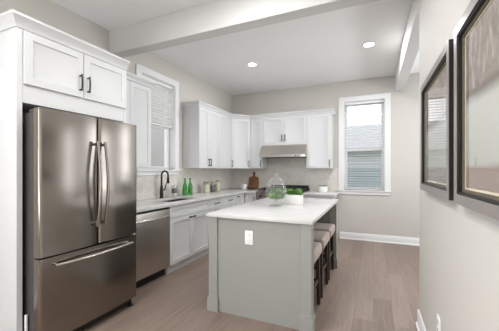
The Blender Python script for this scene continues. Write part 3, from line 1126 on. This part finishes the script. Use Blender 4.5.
# ------------------------------------------------------------------ island
IT = 0.928                                  # island top height
IX0, IX1, IY0, IY1 = -1.44, -0.458, 2.285, 4.055
il = thing('island', 'grey kitchen island base with corner posts and seating side', 'island', (-0.95, 3.17, 0))
obj('end_panel', MB().box(IX0 + 0.02, IX1 - 0.02, IY0 + 0.022, IY0 + 0.065, 0, 0.895), 'island', il)
obj('end_panel', MB().box(IX0 + 0.02, IX1 - 0.02, IY1 - 0.065, IY1 - 0.022, 0, 0.895), 'island', il)
obj('cabinet_body', MB().box(IX0 + 0.022, -0.90, IY0 + 0.065, IY1 - 0.065, 0, 0.895), 'island', il)
for (x, y) in ((IX0, IY0), (IX1 - 0.092, IY0), (IX0, IY1 - 0.092), (IX1 - 0.092, IY1 - 0.092)):
    p = obj('post', MB().box(x, x + 0.092, y, y + 0.092, 0, 0.895, 0.003), 'island', il)
    bk = MB().box(x - 0.012, x + 0.104, y - 0.012, y + 0.104, 0, 0.118, 0.002)
    bk.box(x - 0.009, x + 0.101, y - 0.009, y + 0.101, 0.118, 0.132, 0.005, 2)
    bk.box(x - 0.004, x + 0.096, y - 0.004, y + 0.096, 0.132, 0.146, 0.004, 2)
    obj('plinth', bk, 'island', p)
for k in range(3):
    y0 = IY0 + 0.10 + k * 0.53
    door(il, frame_of((IX0 + 0.022, y0 + 0.51, 0), (0, -1, 0), (-1, 0, 0)), 0.50, 0.12, 0.86, [(0.47, 0.74, 0.13, True)], mat='island')
pl = obj('outlet_plate', MB().box(-1.066, -0.986, IY0 + 0.014, IY0 + 0.024, 0.666, 0.792, 0.003, 2), 'white_plastic', il)
for z in (0.702, 0.756):
    obj('socket', MB().box(-1.043, -1.009, IY0 + 0.0115, IY0 + 0.015, z - 0.017, z + 0.017, 0.0015), 'ceramic', pl)
o = obj('island_worktop', slab_poly([(-1.455, 2.268), (-0.448, 2.268), (-0.448, 4.10), (-1.455, 4.10)], None, 0.8955, IT), 'quartz', None, (-0.95, 3.17, 0.8955))
tag(o, 'white quartz worktop on the grey island', 'worktop')

# ------------------------------------------------------------------ stools


def make_stool(y):
    st = thing('counter_stool', '', 'stool', (-0.665, y, 0), 'upholstered stools at the island')
    x0, x1, y0, y1 = -0.88, -0.468, y - 0.225, y + 0.225
    b = bmesh.new()
    bmesh.ops.create_cube(b, size=1)
    for v in b.verts:
        v.co = Vector(((x0 + x1) / 2 + v.co.x * (x1 - x0), y + v.co.y * (y1 - y0), 0.557 + v.co.z * 0.115))
    bmesh.ops.bevel(b, geom=list(b.edges), offset=0.03, segments=4, profile=0.5, affect='EDGES')
    for v in b.verts:
        if v.co.z > 0.56:
            s = max(0, 1 - ((v.co.x + 0.665) / 0.21) ** 2) * max(0, 1 - ((v.co.y - y) / 0.225) ** 2)
            v.co.z += 0.014 * s
    obj('seat', MB().bm(b), 'linen', st, angle=60)
    obj('seat_rail', MB().box(x0 + 0.03, x1 - 0.03, y0 + 0.03, y1 - 0.03, 0.47, 0.503), 'dark_wood', st)
    ins = 0.022
    for sx_ in (0, 1):
        for sy_ in (0, 1):
            cx = (x0 + ins, x1 - ins)[sx_]
            cy = (y0 + ins, y1 - ins)[sy_]
            dx, dy = (0.038 if sx_ == 0 else -0.038), (0.038 if sy_ == 0 else -0.038)
            top = [(cx, cy), (cx + dx, cy), (cx + dx, cy + dy), (cx, cy + dy)]
            ox, oy = (-0.006 if sx_ == 0 else 0.006), (-0.004 if sy_ == 0 else 0.004)
            bx, by = cx + ox, cy + oy
            f = 0.78
            bot = [(bx, by), (bx + dx * f, by), (bx + dx * f, by + dy * f), (bx, by + dy * f)]
            q = bmesh.new()
            vt = [q.verts.new((p[0], p[1], 0.503)) for p in top]
            vb = [q.verts.new((p[0], p[1], 0.0)) for p in bot]
            q.faces.new(vt)
            q.faces.new(vb)
            for i in range(4):
                q.faces.new((vt[i], vt[(i + 1) % 4], vb[(i + 1) % 4], vb[i]))
            bmesh.ops.recalc_face_normals(q, faces=q.faces)
            obj('leg', MB().bm(q), 'dark_wood', st)
    for (a, b_, zz) in (((x0 + 0.04, y0 + 0.03), (x1 - 0.04, y0 + 0.05), 0.17), ((x0 + 0.04, y1 - 0.05), (x1 - 0.04, y1 - 0.03), 0.17),
                        ((x0 + 0.03, y0 + 0.04), (x0 + 0.05, y1 - 0.04), 0.24), ((x1 - 0.05, y0 + 0.04), (x1 - 0.03, y1 - 0.04), 0.24)):
        obj('stretcher', MB().box(a[0], b_[0], a[1], b_[1], zz - 0.015, zz + 0.015, 0.002), 'dark_wood', st)
    return st


s0 = make_stool(2.645)
s0['label'] = 'taupe stool nearest the front post of the island'
for (y, lb) in ((3.185, 'middle one of the three taupe stools tucked under the island'), (3.705, 'taupe stool at the far end of the island')):
    c = copy_tree(s0)
    c.location = (-0.665, y, 0)
    c['label'] = lb

# ------------------------------------------------------------------ things on the island


def glass_wall(prof, t=0.003):
    """closed profile: the outer line and back along the inside"""
    inner = [(max(r - t, 0.0), z + (t if i == 0 else 0)) for i, (r, z) in enumerate(prof)]
    return prof + inner[::-1]


jx, jy = -1.02, 3.06
aj = thing('apothecary_jar', 'footed clear glass jar with domed lid holding green fruit on the island', 'jar', (jx, jy, IT))
obj('foot', MB().lathe([(0, 0), (0.075, 0), (0.075, 0.004), (0.045, 0.012), (0.014, 0.024), (0.011, 0.036), (0.02, 0.044), (0.012, 0.052), (0.02, 0.062), (0, 0.062)], (jx, jy, IT), 32), 'milky_glass', aj)
bowl = [(0.0, 0.064), (0.03, 0.064), (0.07, 0.074), (0.105, 0.095), (0.122, 0.125), (0.126, 0.16), (0.118, 0.19), (0.105, 0.205), (0.122, 0.214)]
obj('bowl', MB().lathe(bowl, (jx, jy, IT), 40), 'milky_glass', aj)
lid = [(0.118, 0.216), (0.118, 0.224), (0.098, 0.232), (0.10, 0.25), (0.095, 0.275), (0.075, 0.305), (0.045, 0.325), (0.014, 0.334), (0.011, 0.342), (0.02, 0.352), (0.019, 0.366), (0.0, 0.374)]
obj('lid', MB().lathe(lid, (jx, jy, IT), 40), 'milky_glass', aj)


def fruit(x, y, z, r, mat, label, kind):
    f = thing('green_apple', label, 'apple', (x, y, z - r), 'green apples in the glass jar')
    b = bmesh.new()
    bmesh.ops.create_uvsphere(b, u_segments=18, v_segments=12, radius=r)
    for v in b.verts:
        rr = math.hypot(v.co.x, v.co.y)
        v.co.z = v.co.z * 0.95 - 0.25 * r * math.exp(-(rr / (0.33 * r)) ** 2) * (1 if v.co.z > 0 else -0.6)
        v.co += Vector((x, y, z))
    obj('body', MB().bm(b), mat, f)
    obj('stem', MB().tube([(x, y, z + r * 0.62), (x + 0.003, y, z + r * 0.85), (x + 0.006, y + 0.002, z + r * 1.1)], 0.0016, 6), 'stem', f)
    return f


lb = 'green apple among the others inside the footed glass jar'
for k in range(5):
    a = 2 * PI * k / 5 + 0.3
    fruit(jx + 0.064 * math.cos(a), jy + 0.064 * math.sin(a), IT + 0.116, 0.038, 'lime' if k % 2 else 'apple_dark', lb, k)
fruit(jx, jy, IT + 0.104, 0.034, 'lime', lb, 9)
for k in range(3):
    a = 2 * PI * k / 3 + 1.2
    fruit(jx + 0.043 * math.cos(a), jy + 0.043 * math.sin(a), IT + 0.17, 0.035, 'apple_dark' if k else 'lime', lb, k)

# planter with herbs
px0, px1, py0, py1 = -1.015, -0.775, 3.25, 3.36
pt = thing('planter', 'white rectangular planter box of green herbs on the island', 'planter', (-0.895, 3.305, IT))
q = MB()
q.box(px0, px1, py0, py0 + 0.008, IT, IT + 0.115, 0.002).box(px0, px1, py1 - 0.008, py1, IT, IT + 0.115, 0.002)
q.box(px0, px0 + 0.008, py0 + 0.008, py1 - 0.008, IT, IT + 0.115).box(px1 - 0.008, px1, py0 + 0.008, py1 - 0.008, IT, IT + 0.115)
q.box(px0 + 0.008, px1 - 0.008, py0 + 0.008, py1 - 0.008, IT, IT + 0.01)
obj('box', q, 'ceramic', pt)
obj('soil', MB().box(px0 + 0.009, px1 - 0.009, py0 + 0.009, py1 - 0.009, IT + 0.01, IT + 0.10), 'soil', pt)
rnd = random.Random(3)
for mat_ in ('herb', 'herb_light'):
    lv = MB()
    for k in range(230):
        x = rnd.uniform(px0 + 0.012, px1 - 0.012)
        y = rnd.uniform(py0 + 0.012, py1 - 0.012)
        hgt = rnd.uniform(0.02, 0.075)
        z = IT + 0.10 + hgt
        a, t_ = rnd.uniform(0, 2 * PI), rnd.uniform(-0.6, 0.9)
        ln, wd = rnd.uniform(0.018, 0.032), rnd.uniform(0.007, 0.011)
        d = Vector((math.cos(a) * math.cos(t_), math.sin(a) * math.cos(t_), math.sin(t_)))
        sd = Vector((-math.sin(a), math.cos(a), 0))
        p = Vector((x, y, z))
        up_ = d.cross(sd) * -0.003
        lv.raw([p, p + d * ln * 0.45 + sd * wd, p + d * ln, p + d * ln * 0.45 - sd * wd, p + d * ln * 0.5 + up_],
               [(0, 1, 4), (1, 2, 4), (2, 3, 4), (3, 0, 4)])
        lv.tube([(x, y, IT + 0.098), (x, y, z)], 0.0011, 4)
    o = obj('leaves', lv, mat_, pt)
    o['kind'] = 'stuff'

# ------------------------------------------------------------------ things on the counters


def bottle(y, lb):
    x = -2.86
    bt = thing('bottle', lb, 'bottle', (x, y, CT), 'green glass bottles')
    prof = [(0, 0.0), (0.036, 0.0), (0.039, 0.006), (0.039, 0.13), (0.034, 0.165), (0.02, 0.205), (0.0145, 0.23), (0.0145, 0.262), (0.017, 0.264), (0.017, 0.272), (0, 0.272)]
    obj('body', MB().lathe(prof, (x, y, CT), 28), 'green_glass', bt)
    obj('cap', MB().lathe([(0, 0.272), (0.0165, 0.272), (0.0165, 0.288), (0, 0.289)], (x, y, CT), 20), 'herb', bt)
    lbm = MB()
    for i in range(28):
        pass
    obj('paper_label', MB().lathe([(0.0394, 0.045), (0.0397, 0.045), (0.0397, 0.105), (0.0394, 0.105)], (x, y, CT), 28, closed=True), 'herb', bt)
    return bt


bottle(3.81, 'green glass bottle nearer the sink on the left worktop')
bottle(3.955, 'green glass bottle farther from the sink on the left worktop')

gx, gy = -2.87, 3.55
gj = thing('glass_canister', 'small clear glass canister of dark contents between the faucet and bottles', 'canister', (gx, gy, CT))
obj('body', MB().lathe([(0, 0.001), (0.045, 0.001), (0.047, 0.005), (0.047, 0.16), (0.044, 0.165), (0.044, 0.16), (0.043, 0.006), (0, 0.006)], (gx, gy, CT), 28), 'jar_glass', gj)
obj('contents', MB().lathe([(0, 0.062), (0.040, 0.062), (0.041, 0.07), (0.041, 0.125), (0.036, 0.133), (0, 0.138)], (gx, gy, CT), 24), 'coffee', gj)
obj('filler', MB().lathe([(0, 0.0065), (0.041, 0.0065), (0.041, 0.0615), (0, 0.0615)], (gx, gy, CT), 24), 'ceramic', gj)
obj('lid', MB().lathe([(0, 0.166), (0.046, 0.166), (0.046, 0.178), (0.012, 0.182), (0.014, 0.194), (0, 0.196)], (gx, gy, CT), 24), 'steel_bright', gj)


def jar(y, r, h, fill, lb):
    x = -2.83
    j = thing('storage_jar', lb, 'jar', (x, y, CT), 'storage jars on the left worktop')
    obj('body', MB().lathe([(0, 0.001), (r * 0.95, 0.001), (r, 0.006), (r, h * 0.8), (r * 0.8, h * 0.9), (r * 0.8, h * 0.92), (r * 0.77, h * 0.92), (r * 0.77, h * 0.9), (r - 0.003, h * 0.79), (r - 0.003, 0.006), (0, 0.006)], (x, y, CT), 28), 'jar_glass', j)
    obj('contents', MB().lathe([(0, 0.0065), (r - 0.004, 0.0065), (r - 0.004, h * 0.70), (r * 0.6, h * 0.73), (0, h * 0.74)], (x, y, CT), 24), fill, j)
    obj('lid', MB().lathe([(0, h * 0.90), (r * 0.75, h * 0.90), (r * 0.78, h * 0.925), (r * 0.84, h * 0.93), (r * 0.84, h), (0, h)], (x, y, CT), 24), 'cork', j)


jar(4.415, 0.068, 0.205, 'pasta', 'largest storage jar of pale dry goods, nearest the bottles')
jar(4.64, 0.05, 0.19, 'coffee', 'storage jar filled with dark brown coffee beans')
jar(4.83, 0.055, 0.22, 'pasta', 'storage jar of pale dry goods nearest the corner')


def paddle(name, lb, cx, y0, w, h, neck, mat, t=0.018, lean=0.14):
    out = []
    r = 0.03
    def arc(px, pz, a0, a1, rr, k=5):
        for i in range(k + 1):
            a = a0 + (a1 - a0) * i / k
            out.append((px + rr * math.cos(a), pz + rr * math.sin(a)))
    arc(-w / 2 + r, r, PI, 1.5 * PI, r)
    arc(w / 2 - r, r, 1.5 * PI, 2 * PI, r)
    arc(w / 2 - 0.05, h - 0.05, 0, PI / 2, 0.05)
    out.append((0.022, h + 0.012))
    arc(0.0, h + neck, 0, PI, 0.026, 8)
    out.append((-0.022, h + 0.012))
    arc(-w / 2 + 0.05, h - 0.05, PI / 2, PI, 0.05)
    m_ = Matrix.Translation((cx, y0, CT)) @ Matrix.Rotation(-lean, 4, 'X')
    o = obj(name, MB().prism(out, 'y', 0, t, m_), mat, None, (cx, y0, CT))
    return tag(o, lb, 'cutting board')


paddle('cutting_board', 'brown wooden paddle board leaning on the back tile', -2.42, 5.655, 0.235, 0.28, 0.085, 'board_wood')
rb2 = MB().lathe([(0, 0), (0.075, 0), (0.085, 0.02), (0.082, 0.022), (0.07, 0.006), (0, 0.006)], (0, 0, 0), 28, Matrix.Translation((-2.40, 5.53, CT)))
o = obj('wooden_bowl', MB().lathe([(0, 0), (0.05, 0), (0.085, 0.03), (0.1, 0.065), (0.094, 0.066), (0.08, 0.034), (0.045, 0.008), (0, 0.008)], (-2.40, 5.53, CT), 28), 'walnut', None, (-2.40, 5.53, CT))
tag(o, 'dark wooden bowl in front of the paddle board', 'bowl')
mg = thing('mug', 'white mug in the corner beside the paddle board', 'mug', (-2.55, 5.49, CT))
obj('cup', MB().lathe([(0, 0), (0.042, 0), (0.05, 0.01), (0.055, 0.12), (0.051, 0.12), (0.046, 0.012), (0, 0.01)], (-2.55, 5.49, CT), 28), 'ceramic', mg)
pts = [(-2.55 - 0.05 - 0.035 * math.sin(PI * i / 10), 5.49 - 0.01 * math.sin(PI * i / 10), CT + 0.025 + 0.075 * i / 10) for i in range(11)]
obj('handle', MB().tube(pts, 0.006, 8), 'ceramic', mg)
can = thing('canister', 'white ceramic canister with dark rim right of the range', 'canister', (-0.90, 5.58, CT))
obj('body', MB().lathe([(0, 0), (0.085, 0), (0.092, 0.006), (0.092, 0.10), (0.086, 0.108), (0.08, 0.108), (0.08, 0.01), (0, 0.01)], (-0.90, 5.58, CT), 32), 'ceramic', can)
obj('lid', MB().lathe([(0, 0.1085), (0.089, 0.1085), (0.089, 0.116), (0.08, 0.119), (0, 0.12)], (-0.90, 5.58, CT), 32), 'rim_green', can)

# ------------------------------------------------------------------ pictures on the right wall


def picture(lb, y0, y1, z0=1.195, z1=1.961):
    xf, xb = 0.327, RW
    p = thing('framed_picture', lb, 'picture', (RW, (y0 + y1) / 2, z0), 'framed pictures on the right wall')
    fw = 0.05

    def ring(x0, x1, a, bw):
        return MB().box(x0, x1, y0 + a, y1 - a, z0 + a, z0 + a + bw).box(x0, x1, y0 + a, y1 - a, z1 - a - bw, z1 - a).box(
            x0, x1, y0 + a, y0 + a + bw, z0 + a + bw, z1 - a - bw).box(x0, x1, y1 - a - bw, y1 - a, z0 + a + bw, z1 - a - bw)
    f = obj('frame', ring(xf + 0.003, xb, 0, 0.03), 'frame_side', p)
    obj('face', ring(xf, xf + 0.003, 0.0, 0.042), 'frame_face', f)
    obj('black_lip', ring(xf + 0.005, xb - 0.02, 0.03, 0.022), 'frame_side', f)
    obj('inner_molding', ring(xb - 0.02, xb - 0.012, 0.03, 0.034), 'frame_wood', f)
    obj('fillet', ring(xb - 0.013, xb - 0.0105, 0.064, 0.008), 'fillet', f)
    a = 0.05
    obj('backing', MB().box(xb - 0.008, xb - 0.001, y0 + 0.03, y1 - 0.03, z0 + 0.03, z1 - 0.03), 'mat_board', p)
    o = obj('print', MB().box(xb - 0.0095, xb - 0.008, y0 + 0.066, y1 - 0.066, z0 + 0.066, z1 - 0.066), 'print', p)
    obj('glass', MB().box(xb - 0.0155, xb - 0.0135, y0 + 0.06, y1 - 0.06, z0 + 0.06, z1 - 0.06), 'picture_glass', p)
    return p


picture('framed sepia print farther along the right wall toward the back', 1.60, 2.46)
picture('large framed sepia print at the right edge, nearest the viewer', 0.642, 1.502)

# wall outlet
wo = thing('wall_outlet', 'white outlet plate low on the right wall under the pictures', 'outlet', (RW, 2.0, 0.34))
op = obj('plate', MB().box(RW - 0.007, RW, 1.965, 2.045, 0.33, 0.455, 0.003, 2), 'white_plastic', wo)
for z in (0.365, 0.42):
    obj('socket', MB().box(RW - 0.009, RW - 0.006, 1.988, 2.022, z - 0.017, z + 0.017, 0.001), 'ceramic', op)


def can_light(lb, x, y, power=22.0):
    c = thing('recessed_light', lb, 'light', (x, y, CZ), 'recessed ceiling lights')
    obj('trim_ring', MB().lathe([(0.062, 0.001), (0.088, 0.001), (0.088, -0.003), (0.075, -0.008), (0.064, -0.006)], (x, y, CZ), 32, closed=True), 'trim', c)
    obj('lens', MB().lathe([(0, -0.004), (0.063, -0.004), (0.063, 0.0), (0, 0.0)], (x, y, CZ), 28), 'lens', c)
    l = bpy.data.lights.new('lamp', 'AREA')
    l.shape = 'DISK'
    l.size = 0.12
    l.energy = power
    l.color = (0.98, 0.98, 1.0)
    lo = bpy.data.objects.new('lamp', l)
    COL.objects.link(lo)
    lo.parent = c
    lo.location = (0, 0, -0.012)


can_light('recessed ceiling light on the left above the sink side', -1.81, 4.2, 11.0)
can_light('recessed ceiling light on the right near the ceiling beam', -0.055, 4.18, 20.0)
for (x, y, lb) in ((-1.5, -0.1, 'added unseen ceiling light left of the camera'), (-0.95, 1.72, 'added unseen ceiling light between the camera and the ceiling beam'),
                   (-1.8, -1.4, 'added unseen ceiling light at the left rear'), (-0.9, -0.6, 'added unseen ceiling light at the right rear'),
                   (1.9, 4.2, 'added unseen ceiling light over the dining side')):
    can_light(lb, x, y, 16.0 if y == 1.72 else 20.0)  # ceiling lights added out of view to brighten the room

o = obj('ribbed_hose', rb, 'white_plastic', None, (-2.325, 1.208, 0))
tag(o, 'short white ribbed hose standing beside the fridge at the floor', 'hose')
